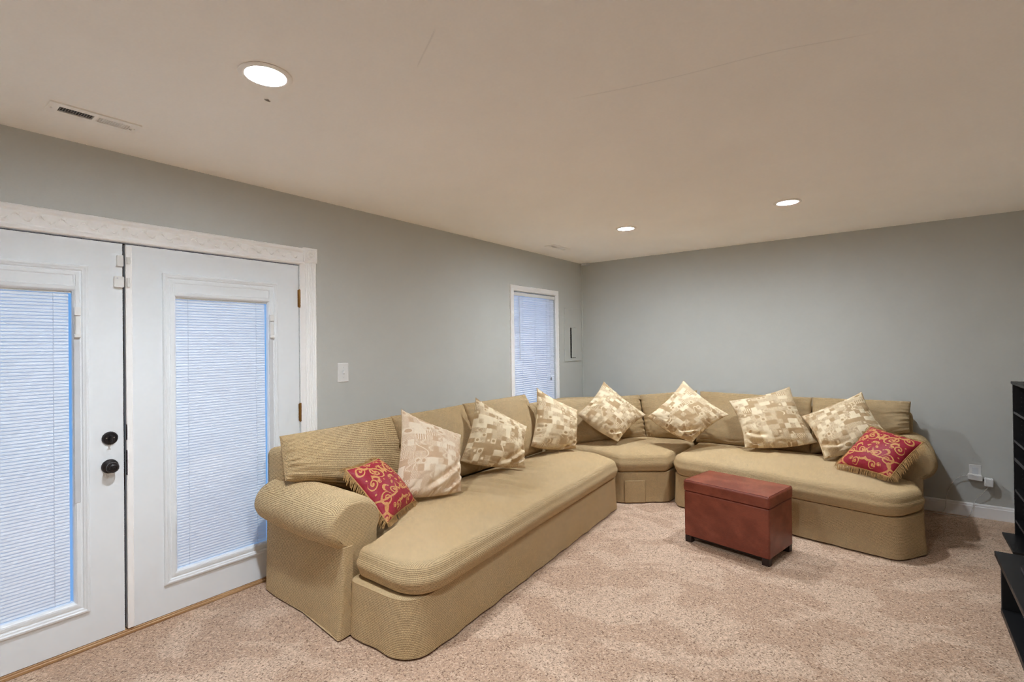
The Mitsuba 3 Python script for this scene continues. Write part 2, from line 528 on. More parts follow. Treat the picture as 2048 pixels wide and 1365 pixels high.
def glazed_leaf(name, y0, y1, b, mirror):
    """A full-lite door leaf with a blind between its two panes."""
    d = struct(name)
    leaf = sg.box(y0, 0.026, y1, 2.050).difference(sg.box(b["gy0"] - 0.02, b["gz0"] - 0.02, b["gy1"] + 0.02, b["gz1"] + 0.02))
    put(d, "leaf", extrude_x(leaf, FX - 0.044, FX), "door_white")
    mould = frame(b["y0"], b["y1"], b["z0"], b["z1"], [(0, -0.004), (0, 0.010), (0.004, 0.015), (0.012, 0.017), (0.018, 0.013), (0.024, 0.012), (0.028, 0.006), (0.034, 0.006), (0.036, 0.009), (0.05, 0.010), (0.05, -0.004)], FX)
    put(d, "glazing_moulding", mould, "door_white")
    inner = frame(b["gy0"] - 0.022, b["gy1"] + 0.022, b["gz0"] - 0.006, b["gz1"] + 0.022, [(0, -0.004), (0, 0.009), (0.012, 0.008), (0.017, 0.004), (0.022, -0.004), (0.022, -0.03), (0, -0.03)], FX)
    put(d, "glazing_bead", inner, "door_white")
    # deep head panel over the glass
    put(d, "head_panel", cat(box(FX - 0.004, FX + 0.006, b["y0"] + 0.036, b["y1"] - 0.036, b["gz1"] + 0.006, b["z1"] - 0.034, 0.002),
                             frame(b["y0"] + 0.052, b["y1"] - 0.052, b["gz1"] + 0.020, b["z1"] - 0.046, [(0, 0.004), (0.0, 0.0065), (0.004, 0.009), (0.008, 0.006), (0.008, 0.004)], FX)), "door_white")
    put(d, "pane", trimesh.Trimesh([(FX - 0.012, b["gy0"], b["gz0"]), (FX - 0.012, b["gy1"], b["gz0"]), (FX - 0.012, b["gy1"], b["gz1"]), (FX - 0.012, b["gy0"], b["gz1"])], [[0, 1, 2], [0, 2, 3]], process=False), "pane_glass")
    put(d, "pane", trimesh.Trimesh([(FX - 0.036, b["gy0"], b["gz0"]), (FX - 0.036, b["gy1"], b["gz0"]), (FX - 0.036, b["gy1"], b["gz1"]), (FX - 0.036, b["gy0"], b["gz1"])], [[0, 2, 1], [0, 3, 2]], process=False), "pane_glass")
    bl = f"{d}__blind"
    blind_slats(bl, FX - 0.024, b["gy0"] + 0.003, b["gy1"] - 0.011, b["gz0"] + 0.004, b["gz1"] - 0.012, 0.0158, 0.0169, 1.13, "blind_slat_between_glass")
    put(bl, "headrail", box(FX - 0.031, FX - 0.017, b["gy0"] + 0.002, b["gy1"] - 0.002, b["gz1"] - 0.010, b["gz1"] + 0.004), "plastic_white")
    for fy in (0.13, 0.87):
        yy = b["gy0"] + fy * (b["gy1"] - b["gy0"])
        put(bl, "ladder_cord", tube([(FX - 0.0185, yy, b["gz0"] + 0.004), (FX - 0.0185, yy, b["gz1"] - 0.01)], 0.0009, 5), "track_white")
    # slider that raises the blind: a track on the bead and its two grips
    ty = b["gy1"] + 0.012
    zt = 1.705
    zb = 0.74 if mirror else 0.60
    put(d, "slider_track", box(FX + 0.004, FX + 0.0125, ty - 0.010, ty + 0.014, zb, zt, 0.002), "track_white")
    put(d, "slider_grip", box(FX + 0.006, FX + 0.027, ty - 0.010, ty + 0.016, 1.665, 1.708, 0.003), "plastic_white")
    put(d, "slider_grip", cat(box(FX + 0.006, FX + 0.022, ty - 0.006, ty + 0.016, 1.57, 1.663, 0.003), box(FX + 0.006, FX + 0.029, ty - 0.010, ty + 0.016, 1.556, 1.574, 0.003)), "plastic_white")
    return d


bay_l = {**BAY, "y0": 0.043, "y1": 0.690, "gy0": 0.108, "gy1": 0.630}
d1 = glazed_leaf("door_1", DOOR_Y0 + 0.004, 0.832, bay_l, True)
d2 = glazed_leaf("door_2", 0.846, 1.807, BAY, False)
put(d2, "astragal", box(FX - 0.002, FX + 0.012, 0.843, 0.871, 0.030, 2.042, 0.003), "casing_white")
put(d2, "strike_plate", box(FX + 0.002, FX + 0.0125, 0.8415, 0.8445, 0.835, 0.965), "bronze")
put(d2, "strike_plate", box(FX + 0.002, FX + 0.0125, 0.8415, 0.8445, 1.02, 1.10), "bronze")
for z0, z1 in ((1.768, 1.884), (0.993, 1.112), (0.20, 0.318)):
    hg = put(d2, "hinge", cat(lathe([(0, z0 - 0.004), (0.005, z0 - 0.004), (0.0075, z0), (0.0075, z1), (0.005, z1 + 0.004), (0, z1 + 0.004)], "z", (FX + 0.006, 1.811, 0), 14),
                              box(FX - 0.002, FX + 0.002, 1.800, 1.812, z0, z1)), "brass", 40, label="brass hinge")
# knob and thumb turn on the left leaf
kc = (FX, 0.773, 0.894)
put(d1, "door_knob", lathe([(0, 0), (0.036, 0), (0.036, 0.004), (0.033, 0.009), (0.022, 0.012), (0.013, 0.015), (0.012, 0.030), (0.016, 0.034), (0.025, 0.039), (0.0275, 0.047), (0.0265, 0.055), (0.021, 0.061), (0.0195, 0.0605),
                            (0.0185, 0.063), (0.012, 0.066), (0.011, 0.0645), (0.0, 0.0645)], "x", kc, 48), "bronze", 35, label="dark bronze door knob")
put(f"{d1}__door_knob", "turn_button", box(FX + 0.064, FX + 0.0695, 0.766, 0.780, 0.8915, 0.8965, 0.001), "bronze")
dc = (FX, 0.774, 1.038)
put(d1, "deadbolt", lathe([(0, 0), (0.034, 0), (0.034, 0.004), (0.031, 0.009), (0.026, 0.010), (0.024, 0.008), (0.010, 0.009), (0.009, 0.013), (0, 0.013)], "x", dc, 44), "bronze", 35, label="dark bronze deadbolt rosette")
put(f"{d1}__deadbolt", "thumb_turn", cat(box(FX + 0.012, FX + 0.034, 0.7695, 0.7785, 1.021, 1.055, 0.003), box(FX + 0.032, FX + 0.0355, 0.767, 0.781, 1.019, 1.024, 0.001)), "bronze")
for s in (-1, 1):
    put(f"{d1}__deadbolt", "screw", lathe([(0, 0.008), (0.0035, 0.008), (0.0028, 0.0105), (0, 0.011)], "x", (FX, 0.774 + s * 0.0155, 1.040), 12), "hook_metal", 40)
# jamb, dark weather strip, casing
jamb = sg.box(DOOR_Y0 - 0.03, 0.0, DOOR_Y1 + 0.037, DOOR_Z + 0.02).difference(sg.box(DOOR_Y0, -0.01, DOOR_Y1, DOOR_Z - 0.003))
put(struct("trim_2"), "jamb", extrude_x(jamb, FX - 0.13, FX + 0.004), "casing_white")
put("trim_2", "weather_strip", cat(box(FX - 0.06, FX - 0.046, DOOR_Y0, DOOR_Y1, 2.046, DOOR_Z), box(FX - 0.060, FX - 0.046, 0.826, 0.850, 0.026, 2.05)), "gap_dark")
put("trim_2", "threshold", cat(box(FX - 0.13, FX + 0.012, DOOR_Y0, DOOR_Y1, 0.0, 0.016, 0.003), box(FX - 0.05, FX + 0.004, DOOR_Y0, DOOR_Y1, 0.015, 0.023, 0.002)), "threshold_wood", label="worn oak threshold strip")


def fluted(y0, y1):
    pts = [(FX, y0), (FX + 0.014, y0), (FX + 0.017, y0 + 0.003)]
    n = 5
    w = (y1 - y0 - 0.012) / n
    for i in range(n):
        c = y0 + 0.006 + w * (i + 0.5)
        for a in np.linspace(-1, 1, 7):
            pts.append((FX + 0.018 - 0.007 * math.sqrt(max(0, 1 - a * a)), c + a * w * 0.36))
    pts += [(FX + 0.017, y1 - 0.003), (FX + 0.014, y1), (FX, y1)]
    m = trimesh.creation.extrude_polygon(sg.Polygon(pts).buffer(0), 2.076, engine="earcut")
    return m


side = cat(fluted(1.849, 1.930), box(FX - 0.001, FX + 0.013, 1.8125, 1.849, 0, 2.076, 0.002))
put(struct("trim_3"), "fluted_casing", side, "casing_white", 30)
hd = [(0, 2.0615), (0.012, 2.0615), (0.016, 2.066), (0.016, 2.078), (0.012, 2.083), (0.009, 2.086), (0.009, 2.144), (0.013, 2.148), (0.019, 2.152), (0.021, 2.158), (0.021, 2.166), (0.016, 2.172), (0, 2.172)]
put(struct("trim_4"), "head_casing", extrude_y(sg.Polygon([(FX + a, b) for a, b in hd]), DOOR_Y0 - 0.15, 1.838), "casing_white", 30)
# carved leaf scroll along the head casing: raised sprigs
sprigs = []
yy = -0.20
k_ = 0
while yy < 1.80:
    s = 1 if k_ % 2 else -1
    k_ += 1
    t = np.linspace(0, 1, 8)
    curl = np.stack([np.full(8, FX + 0.0078), yy + 0.040 * t - 0.004, 2.115 + s * 0.016 * np.sin(t * math.pi * 1.15)], 1)
    sprigs.append(tube(curl, 0.0022 * (0.35 + np.sin(t * math.pi)), 6))
    for k in range(3):
        c = np.array([FX + 0.0078, yy + 0.008 + 0.009 * k, 2.115 + s * (0.004 + 0.004 * k)])
        leaf = np.stack([c + a * np.array([0, 0.008, s * 0.014]) for a in np.linspace(0, 1, 4)])
        sprigs.append(tube(leaf, np.array([0.0008, 0.0020, 0.0017, 0.0004]), 5))
    yy += 0.041
put("trim_4", "carved_relief", cat(*sprigs), "casing_white", True)
cb = struct("trim_5")
put(cb, "corner_block", cat(box(FX, FX + 0.022, 1.836, 1.938, 2.076, 2.178, 0.003), frame(1.842, 1.932, 2.082, 2.172, [(0, 0.02), (0.003, 0.0255), (0.007, 0.0255), (0.010, 0.02)], FX)), "casing_white")
ros = [lathe([(0, 0.02), (0.034, 0.02), (0.032, 0.026), (0.027, 0.026), (0.025, 0.021), (0.010, 0.022), (0.007, 0.028), (0, 0.029)], "x", (FX, 1.887, 2.127), 32)]
for k in range(8):
    a = k * math.pi / 4
    ros.append(tube([(FX + 0.023, 1.887 + math.cos(a) * r, 2.127 + math.sin(a) * r) for r in (0.009, 0.015, 0.022)], np.array([0.002, 0.0045, 0.001]), 6))
put(cb, "rosette", cat(*ros), "casing_white", 40)
# ---------------------------------------------------------------- narrow window by the corner
w1 = struct("window_1")
put(w1, "casing", frame(4.158, 5.100, WIN[2] - 0.058, 2.128, [(0, -0.002), (0, 0.014), (0.006, 0.018), (0.046, 0.016), (0.058, 0.012), (0.058, -0.10), (0.05, -0.10)], FX), "casing_white")
put(w1, "sash", frame(WIN[0], WIN[1], WIN[2], WIN[3], [(0, -0.09), (0, -0.06), (0.04, -0.06), (0.04, -0.09)], FX), "casing_white")
put(w1, "pane", trimesh.Trimesh([(FX - 0.075, WIN[0], WIN[2]), (FX - 0.075, WIN[1], WIN[2]), (FX - 0.075, WIN[1], WIN[3]), (FX - 0.075, WIN[0], WIN[3])], [[0, 1, 2], [0, 2, 3]], process=False), "pane_glass")
vb = thing("window_blind", "white mini blind with closed slats hanging in the narrow window", "blind")
put(vb, "headrail", box(FX - 0.03, FX + 0.000, WIN[0] + 0.004, WIN[1] - 0.004, 2.020, 2.056, 0.003), "plastic_white")
blind_slats(vb, FX - 0.016, WIN[0] + 0.008, WIN[1] - 0.008, 0.66, 2.014, 0.0232, 0.0258, 1.05, "blind_slat_white")
put(vb, "bottom_rail", box(FX - 0.026, FX - 0.006, WIN[0] + 0.008, WIN[1] - 0.008, 0.640, 0.658, 0.003), "plastic_white")
for y in (4.39, 4.63, 4.86):
    put(vb, "ladder_cord", tube([(FX - 0.004, y, 0.655), (FX - 0.004, y, 2.02)], 0.0011, 5), "track_white")
put(vb, "tilt_wand", tube([(FX + 0.004, 4.315, 2.02), (FX + 0.007, 4.316, 1.9), (FX + 0.008, 4.320, 1.33)], 0.0042, 8), "track_white", 40)
put(vb, "pull_cord", tube([(FX + 0.002, 4.92, 2.02), (FX + 0.004, 4.925, 1.5), (FX + 0.004, 4.928, 1.10)], 0.0016, 6), "track_white")
put(vb, "tassel", lathe([(0, 0), (0.007, 0), (0.008, 0.012), (0.004, 0.032), (0, 0.034)], "z", (FX + 0.008, 4.928, 1.070), 12), "cord_grey", 40)

# ---------------------------------------------------------------- small fittings on the left wall
bp = thing("breaker_panel", "wall-coloured electrical panel with small door beside the narrow window", "panel")
cover = sg.box(5.238, 1.275, 5.625, 1.937).difference(sg.box(5.370, 1.314, 5.500, 1.694))
put(bp, "cover", cat(extrude_x(cover, FX - 0.002, FX + 0.012), frame(5.238, 5.625, 1.275, 1.937, [(0, 0), (0, 0.010), (0.006, 0.0135), (0.012, 0.012), (0.012, 0)], FX)), "wall_paint")
put(bp, "recess", box(FX - 0.02, FX + 0.001, 5.366, 5.504, 1.310, 1.698), "gap_dark")
pd = box(0.0, 0.006, -0.118, 0.0, 1.321, 1.691, 0.001)
pd.apply_transform(trimesh.transformations.rotation_matrix(0.10, [0, 0, 1]))
pd.apply_translation([FX + 0.010, 5.498, 0])
put(bp, "door", pd, "wall_paint")
put(f"{bp}__door", "latch", box(FX + 0.020, FX + 0.026, 5.395, 5.403, 1.50, 1.512, 0.001), "wall_paint")
put(bp, "screw", lathe([(0, 0.012), (0.005, 0.012), (0.004, 0.015), (0, 0.016)], "x", (FX, 5.43, 1.770), 12), "wall_paint", 40)
ls = thing("light_switch", "white toggle light switch plate on the wall right of the double door", "switch")
put(ls, "plate", cat(box(FX, FX + 0.006, 2.100, 2.190, 1.235, 1.375, 0.003)), "plastic_white")
tg = box(0, 0.014, -0.005, 0.005, -0.011, 0.011, 0.002)
tg.apply_transform(trimesh.transformations.rotation_matrix(-0.45, [0, 1, 0]))
tg.apply_translation([FX + 0.005, 2.145, 1.303])
put(ls, "toggle", tg, "plastic_white")
put(f"{ls}__toggle", "slot", box(FX + 0.0058, FX + 0.0064, 2.1385, 2.1515, 1.290, 1.320), "track_white")
for z in (1.268, 1.342):
    put(ls, "screw", lathe([(0, 0.005), (0.0035, 0.006), (0.0025, 0.0075), (0, 0.0078)], "x", (FX, 2.145, z), 10), "track_white", 40)
s1 = thing("door_sensor", "plain rectangular white alarm contact high on the left door leaf, above a rounded one", "door sensor")
put(s1, "case", box(FX, FX + 0.016, 0.806, 0.8335, 1.930, 1.988, 0.002), "plastic_white")
put(s1, "magnet", box(FX + 0.012, FX + 0.024, 0.846, 0.861, 1.944, 1.982, 0.002), "plastic_white")
s2 = thing("door_sensor", "rounded white alarm contact on the left door leaf, below a rectangular one", "door sensor")
rp = sg.box(0.800, 1.826, 0.8275, 1.870).buffer(0.007)
put(s2, "case", extrude_x(rp, FX, FX + 0.018), "plastic_white")
put(f"{s2}__case", "button", lathe([(0, 0.018), (0.004, 0.018), (0.003, 0.0195), (0, 0.0195)], "x", (FX, 0.806, 1.866), 14), "track_white", 40)
put(s2, "magnet", box(FX + 0.012, FX + 0.026, 0.846, 0.859, 1.822, 1.872, 0.002), "plastic_white")

# ---------------------------------------------------------------- ceiling fittings


def ceiling_lamp(x, y, power, label):
    """A reflector bulb in a white can, its dome just above the ceiling plane."""
    t = thing("recessed_light", label, "ceiling light")
    ring = trimesh.creation.revolve(np.array([(0.0725, H - 0.001), (0.0725, H - 0.006), (0.078, H - 0.008), (0.090, H - 0.006), (0.094, H - 0.003), (0.092, H - 0.0005), (0.0725, H - 0.001)]), sections=56)
    put(t, "trim_ring", ring.apply_translation([x, y, 0]), "vent_white", 40)
    can = trimesh.creation.revolve(np.array([(0.0725, H - 0.003), (0.0755, H - 0.003), (0.0755, H + 0.068), (0.0, H + 0.068), (0.0, H + 0.064), (0.070, H + 0.064), (0.0725, H - 0.003)]), sections=56)
    put(t, "can", can.apply_translation([x, y, 0]), "casing_white", 40)
    a = np.linspace(0, math.pi / 2, 9)
    r, zb = 0.054, H - 0.007
    dome = trimesh.creation.revolve(np.array([(r * math.sin(q), zb + r * (1 - math.cos(q))) for q in a] + [(0.0, zb + r)])[::-1], sections=40)
    if dome.volume < 0:
        dome.invert()
    k = put(t, "bulb", dome.apply_translation([x, y, 0]), "lamp_lens", True)
    scene[k]["emitter"] = {"type": "area", "radiance": rgb([LAMP * power * c for c in LAMP_TINT])}


for (x, y), pw, lab in zip(LAMPS, (1.12, 0.98, 0.80, 1.12), ("round recessed ceiling light nearest the double door, largest of the three", "round recessed ceiling light nearest the corner of the two walls",
                               "round recessed ceiling light above the red brown storage ottoman", "round recessed ceiling light over the middle of the carpet, close to the camera")):
    ceiling_lamp(x, y, pw, lab)


def vent(x, y, label):
    t = thing("ceiling_vent", label, "vent")
    hw, hl = 0.062, 0.158
    fr = sg.box(-hw, -hl, hw, hl).difference(sg.box(-0.029, -0.122, 0.029, 0.122))
    m = trimesh.creation.extrude_polygon(fr, 0.006, engine="earcut")
    m.apply_translation([x, y, H - 0.006])
    bar = box(x - 0.030, x + 0.030, y - 0.006, y + 0.006, H - 0.0058, H - 0.001)
    put(t, "frame", cat(m, bar), "vent_white")
    duct = cat(box(x - 0.033, x - 0.0315, y - 0.127, y + 0.127, H - 0.001, H + 0.24), box(x + 0.0315, x + 0.033, y - 0.127, y + 0.127, H - 0.001, H + 0.24),
               box(x - 0.033, x + 0.033, y - 0.127, y - 0.1255, H - 0.001, H + 0.24), box(x - 0.033, x + 0.033, y + 0.1255, y + 0.127, H - 0.001, H + 0.24), box(x - 0.033, x + 0.033, y - 0.127, y + 0.127, H + 0.24, H + 0.242))
    put(t, "duct", duct, "sheet_metal")
    for bank, tilt, y0, y1 in ((0, 1.15, -0.121, -0.006), (1, -0.62, 0.006, 0.121)):
        lm = box(-0.029, 0.029, -0.0026, 0.0026, -0.0005, 0.0005)
        if bank:
            lm = box(-0.029, 0.029, -0.0033, 0.0033, -0.0005, 0.0005)
        lm.apply_transform(trimesh.transformations.rotation_matrix(tilt, [1, 0, 0]))
        sh = mikit.ply(lm, "vent_white")
        n = 13
        for i in range(n):
            copy_part(t, "louver", sh, T().translate([x, y + y0 + (y1 - y0) * (i + 0.5) / n, H - 0.0036]))
    put(t, "lever", tube([(x - 0.010, y + 0.129, H - 0.006), (x - 0.004, y + 0.133, H - 0.012), (x + 0.010, y + 0.132, H - 0.012)], 0.003, 6), "vent_white", 40)
    for s in (-1, 1):
        put(t, "screw", lathe([(0, -0.0005), (0.004, 0.0), (0.003, -0.002), (0, -0.0025)], "z", (x, y + s * 0.145, H - 0.006), 10), "vent_white", 40)


vent(*VENTS[0], "two-bank white ceiling register above the left end of the double door")
vent(*VENTS[1], "small white ceiling register near the narrow window and room corner")
hk = thing("ceiling_hook", "tiny metal hook plate screwed to the ceiling beside the large light", "hook")
put(hk, "plate", lathe([(0, 0), (0.007, 0), (0.006, -0.002), (0, -0.002)], "z", (-2.056, 1.028, H), 18), "hook_metal", 40)
put(hk, "loop", tube([(-2.056, 1.016, H - 0.0005), (-2.056, 1.019, H - 0.004), (-2.056, 1.028, H - 0.005), (-2.056, 1.037, H - 0.004), (-2.056, 1.040, H - 0.0005)], 0.0014, 6), "hook_metal", True)
cs = thing("corner_sensor", "small pale fitting tucked under the ceiling in the room corner", "sensor")
put(cs, "case", box(XL + 0.02, XL + 0.12, YB - 0.05, YB - 0.001, H - 0.030, H - 0.002, 0.004), "track_white")
put(cs, "lens", box(XL + 0.04, XL + 0.10, YB - 0.053, YB - 0.049, H - 0.024, H - 0.010, 0.001), "plastic_white")

# ---------------------------------------------------------------- sectional sofa


def cushion(outline, skel, z0, z1, crown, roll=0.05, bulge=0.012, n=260, fn=None, inner=14):
    """Boxed seat cushion over a plan outline; skel is the segment its crown rises to."""
    P = resample(outline, n)
    nin = inward(P)
    for _ in range(3):
        nin = (np.roll(nin, 1, 0) + 2 * nin + np.roll(nin, -1, 0)) / 4
        nin /= np.linalg.norm(nin, axis=1, keepdims=True)
    A, Bq = np.array(skel[0], float), np.array(skel[1], float)
    rings = []

    def ring(d, z):
        q = P + nin * d
        rings.append(np.column_stack([q, np.full(n, z)]))

    def to_skel(q, t, z):
        s = np.clip(((q - A) @ (Bq - A)) / ((Bq - A) @ (Bq - A)), 0, 1)[:, None]
        k = A + s * (Bq - A)
        return np.column_stack([q + (k - q) * t, np.full(len(q), z)])

    q = P + nin * roll
    for t in (0.985, 0.6, 0.25):
        rings.append(to_skel(q, t, z0))
    rb = roll * 0.8
    for a in np.linspace(0, math.pi / 2, 6):
        ring(roll - roll * math.sin(a), z0 + rb - rb * math.cos(a))
    for s in np.linspace(0, 1, 7)[1:-1]:
        ring(-bulge * math.sin(s * math.pi), z0 + rb + (z1 - roll - z0 - rb) * s)
    for a in np.linspace(0, math.pi / 2, 8):
        ring(roll - roll * math.cos(a), z1 - roll + roll * math.sin(a))
    for t in np.linspace(0, 1.0, inner)[1:]:
        rings.append(to_skel(q, t, z1 + crown * (1 - (1 - t) ** 2)))
    m = loft(rings, top=False)                  # the last ring has closed on the skeleton
    v = m.vertices.copy()
    w = meshkit.fbm(v * [3.2, 3.2, 0.1], 3, seed=3) - 0.5
    v[:, 2] += w * 0.016 * np.clip((v[:, 2] - z0) / 0.1, 0, 1)
    if fn is not None:
        v = fn(v)
    return trimesh.Trimesh(v, m.faces, process=False)


def base_block(outline, z0, z1, flare=0.012, n=300, wave=0.003, seed=1):
    """Skirted base: vertical cloth falling from z1 to z0, a touch wider and wavier at the hem."""
    P = resample(outline, n)
    nin = inward(P)
    d = np.linspace(0, 2 * math.pi, n, endpoint=False)
    rings = []
    for t in np.linspace(0, 1, 12):
        z = z0 + (z1 - z0) * t
        k = (1 - t) ** 1.5
        off = -flare * k - wave * k * (np.sin(d * 23 + seed) + 0.7 * np.sin(d * 41 + 2 * seed))
        rings.append(np.column_stack([P + nin * off[:, None], np.full(n, z)]))
    rings.append(np.column_stack([P + nin * 0.015, np.full(n, z1 + 0.004)]))
    return loft(rings)


def pillow(corners, normal, thick, front=1.0, back=0.75, N=44, pinch=0.05, bottom=0.0, power=0.42, wrinkle=0.006, sag=0.0, seed=0, freq=9.0, half=0.24, creases=(), floor=None):
    """A knife-edged cushion between four corners (top left, top right, bottom right, bottom left seen from its face). Returns mesh and uv."""
    C = np.array(corners, float)
    nrm = np.array(normal, float) / np.linalg.norm(normal)
    g = np.sin(np.linspace(-1, 1, N) * math.pi / 2)
    U, V = np.meshgrid(g, g)
    pu = U * (1 - pinch * (1 - V * V) * np.abs(U) ** 2)
    pv = V * (1 - np.where(V < 0, pinch - bottom, pinch) * (1 - U * U) * np.abs(V) ** 2)
    s, t = (pu + 1) / 2, (pv + 1) / 2
    Q = ((1 - s) * t)[..., None] * C[0] + (s * t)[..., None] * C[1] + (s * (1 - t))[..., None] * C[2] + ((1 - s) * (1 - t))[..., None] * C[3]
    prof = ((1 - U ** 2) * (1 - V ** 2)) ** power
    prof = prof * (1 - sag * V)
    w = meshkit.fbm(np.stack([U * freq / 3, V * freq / 3, np.full_like(U, seed * 1.7)], -1), 4, seed=seed) - 0.5
    ridge = np.abs(meshkit.noise(np.stack([U * freq * 0.55 + V, V * freq * 0.9, np.full_like(U, 5.0 + seed)], -1), seed) - 0.5) * 2
    edge = np.clip(np.maximum(np.abs(U), np.abs(V)), 0, 1) ** 3
    w = w * 1.2 - (1 - ridge) ** 3 * 0.8 * edge * (V < 0.2)
    # puckers running in from the seams
    pk = np.sin(U * 31 + 3 * meshkit.noise(np.stack([U * 3, V * 3, V * 0 + seed], -1))) * np.abs(V) ** 5 + np.sin(V * 29 + seed) * np.abs(U) ** 5
    w = w + 0.22 * pk
    h = prof * thick / 2 + w * wrinkle * 2 * np.minimum(1, prof * 3)
    for (ax_, ay_), (bx_, by_), depth, width in creases:
        e = np.array([bx_ - ax_, by_ - ay_])
        L = np.linalg.norm(e)
        k = ((U - ax_) * e[0] + (V - ay_) * e[1]) / L ** 2
        d = (-(U - ax_) * e[1] + (V - ay_) * e[0]) / L + 0.06 * np.sin(k * 4)
        env = np.clip(k * 4, 0, 1) * np.clip((1 - k) * 4, 0, 1)
        h = h - depth * env * (np.exp(-(d / width) ** 2) - 0.7 * np.exp(-((d + 1.8 * width) / (1.2 * width)) ** 2)) * np.minimum(1, prof * 2.5)
    F_ = Q + nrm * (h * front)[..., None]
    K_ = Q - nrm * (prof * thick / 2 * back)[..., None]
    if floor is not None:
        for A_ in (F_, K_, Q):
            under = np.maximum(0, floor - A_[..., 2])
            A_[..., 2] += under
            A_ += nrm * [1, 1, 0] * (0.25 * under)[..., None]
    idx = np.arange(N * N).reshape(N, N)
    a, b, c, d = idx[:-1, :-1].ravel(), idx[:-1, 1:].ravel(), idx[1:, 1:].ravel(), idx[1:, :-1].ravel()
    ff = np.concatenate([np.stack([a, b, c], 1), np.stack([a, c, d], 1)])
    off = N * N
    fk = ff[:, ::-1] + off
    v = np.vstack([F_.reshape(-1, 3), K_.reshape(-1, 3)])
    uv = np.vstack([np.stack([U.ravel(), V.ravel()], 1), np.stack([-U.ravel(), V.ravel()], 1)]) * np.asarray(half)
    # joined along the rim, where both sides have zero thickness
    m = trimesh.Trimesh(v, np.vstack([ff, fk]), process=False)
    if np.dot(m.face_normals[: len(ff)].mean(0), nrm) < 0:
        m = trimesh.Trimesh(v, np.vstack([ff, fk])[:, ::-1], process=False)
    rim = np.concatenate([idx[0, :], idx[1:, -1], idx[-1, -2::-1], idx[-2:0:-1, 0]])
    return m, uv, Q.reshape(-1, 3)[rim], nrm


def left_map(v):
    v = np.asarray(v, float)
    return np.column_stack([XL + v[:, 0], v[:, 1], v[:, 2]])


C_R = 1.665


def right_map(v):
    v = np.asarray(v, float)
    return np.column_stack([C_R - v[:, 1], YB - v[:, 0], v[:, 2]])


def mapped(m, mp):
    q = trimesh.Trimesh(mp(m.vertices), m.faces, process=False)
    if q.is_watertight and q.volume < 0 or (not q.is_watertight and mp is right_map):
        q.invert()
    return q


def arm_mesh(u0, u1, vc=1.590, zc=0.556, rx=0.168, rz=0.132):
    """Rolled arm: its profile in (v, z) lofted along u with a softly rounded front."""
    prof = shapely.affinity.scale(sg.Point(vc, zc).buffer(1.0, 24), rx, rz).union(sg.box(vc - 0.070, 0.05, vc + 0.150, zc))
    prof = prof.buffer(0.03).buffer(-0.06).buffer(0.03)
    P = resample(np.array(prof.exterior.coords)[:-1], 150)
    nin = inward(P)
    rings = []
    for u, d in [(u0, 0.03), (u0 + 0.02, 0.008), (u0 + 0.05, 0)] + [(u0 + (u1 - u0) * t, 0) for t in np.linspace(0.12, 0.86, 10)] + \
            [(u1 - 0.055 + 0.055 * math.sin(a), 0.055 * (1 - math.cos(a)) * 0.62) for a in np.linspace(0, math.pi / 2, 8)]:
        q = P + nin * d
        swell = 0.010 * math.sin(math.pi * min(1, max(0, (u - u0) / (u1 - u0))))
        q = q - nin * swell * (P[:, 1] > zc - 0.1)[:, None]
        rings.append(np.column_stack([np.full(len(P), u), q]))
    m = loft(rings)
    v = m.vertices.copy()
    v += m.vertex_normals * ((meshkit.fbm(v * 6, 3, seed=11) - 0.5) * 0.012)[:, None]
    m = trimesh.Trimesh(v, m.faces, process=False)
    seam = np.column_stack([np.full(len(P), u1 - 0.004), P + nin * 0.024])
    keep = P[:, 1] > zc - 0.10
    i0 = np.argmax(keep & ~np.roll(keep, 1))
    order = (np.arange(len(P)) + i0) % len(P)
    line = seam[order][: int(keep.sum())]
    return m, line


def arm_skirt(u0, u1, vc=1.590, flare=1.0):
    """Cloth panel from under the roll to the carpet, flared at the hem, wrapped round the front edge."""
    path = fillet([(u0, vc - 0.074), (u1 + 0.004, vc - 0.084), (u1 + 0.008, vc - 0.040)], [0, 0.010, 0], 6)
    s = np.linspace(0, 1, 90)
    d = np.r_[0, np.cumsum(np.linalg.norm(np.diff(path[:8], axis=0), axis=1))]
    pts = np.array(path[:8])
    q = np.stack([np.interp(s * d[-1], d, pts[:, k]) for k in range(2)], 1)
    rings = []
    for t in np.linspace(0, 1, 16):
        z = 0.010 + 0.445 * t
        k = (1 - t) ** 1.6
        off = flare * ((0.010 + 0.018 * s) * k + 0.006 * k * np.sin(s * 9) + 0.020 * k * np.exp(-((s - 0.94) / 0.05) ** 2))
        outer = np.column_stack([q[:, 0] + 0.5 * off * (s > 0.9), q[:, 1] - off, np.full(90, z)])
        inner = outer + [0, 0.012, 0]
        rings.append(np.vstack([outer, inner[::-1]]))
    return loft(rings)


def back_cushion(key, corners, normal, thick, seed):
    c = np.asarray(corners, float)
    half = (np.linalg.norm(c[1] - c[0]) / 2, np.linalg.norm(c[0] - c[3]) / 2)
    m, uv, rim, _ = pillow(c, normal, thick, 1.0, 0.7, N=64, pinch=0.015, bottom=0.02, power=0.36, wrinkle=0.011, sag=0.18, seed=seed, freq=7, half=half)
    bc = put(key, "back_cushion", m, "upholstery_2", True, uv=uv)
    put(bc, "welting", tube(rim, 0.0026, 5, closed=True), "welt", True)


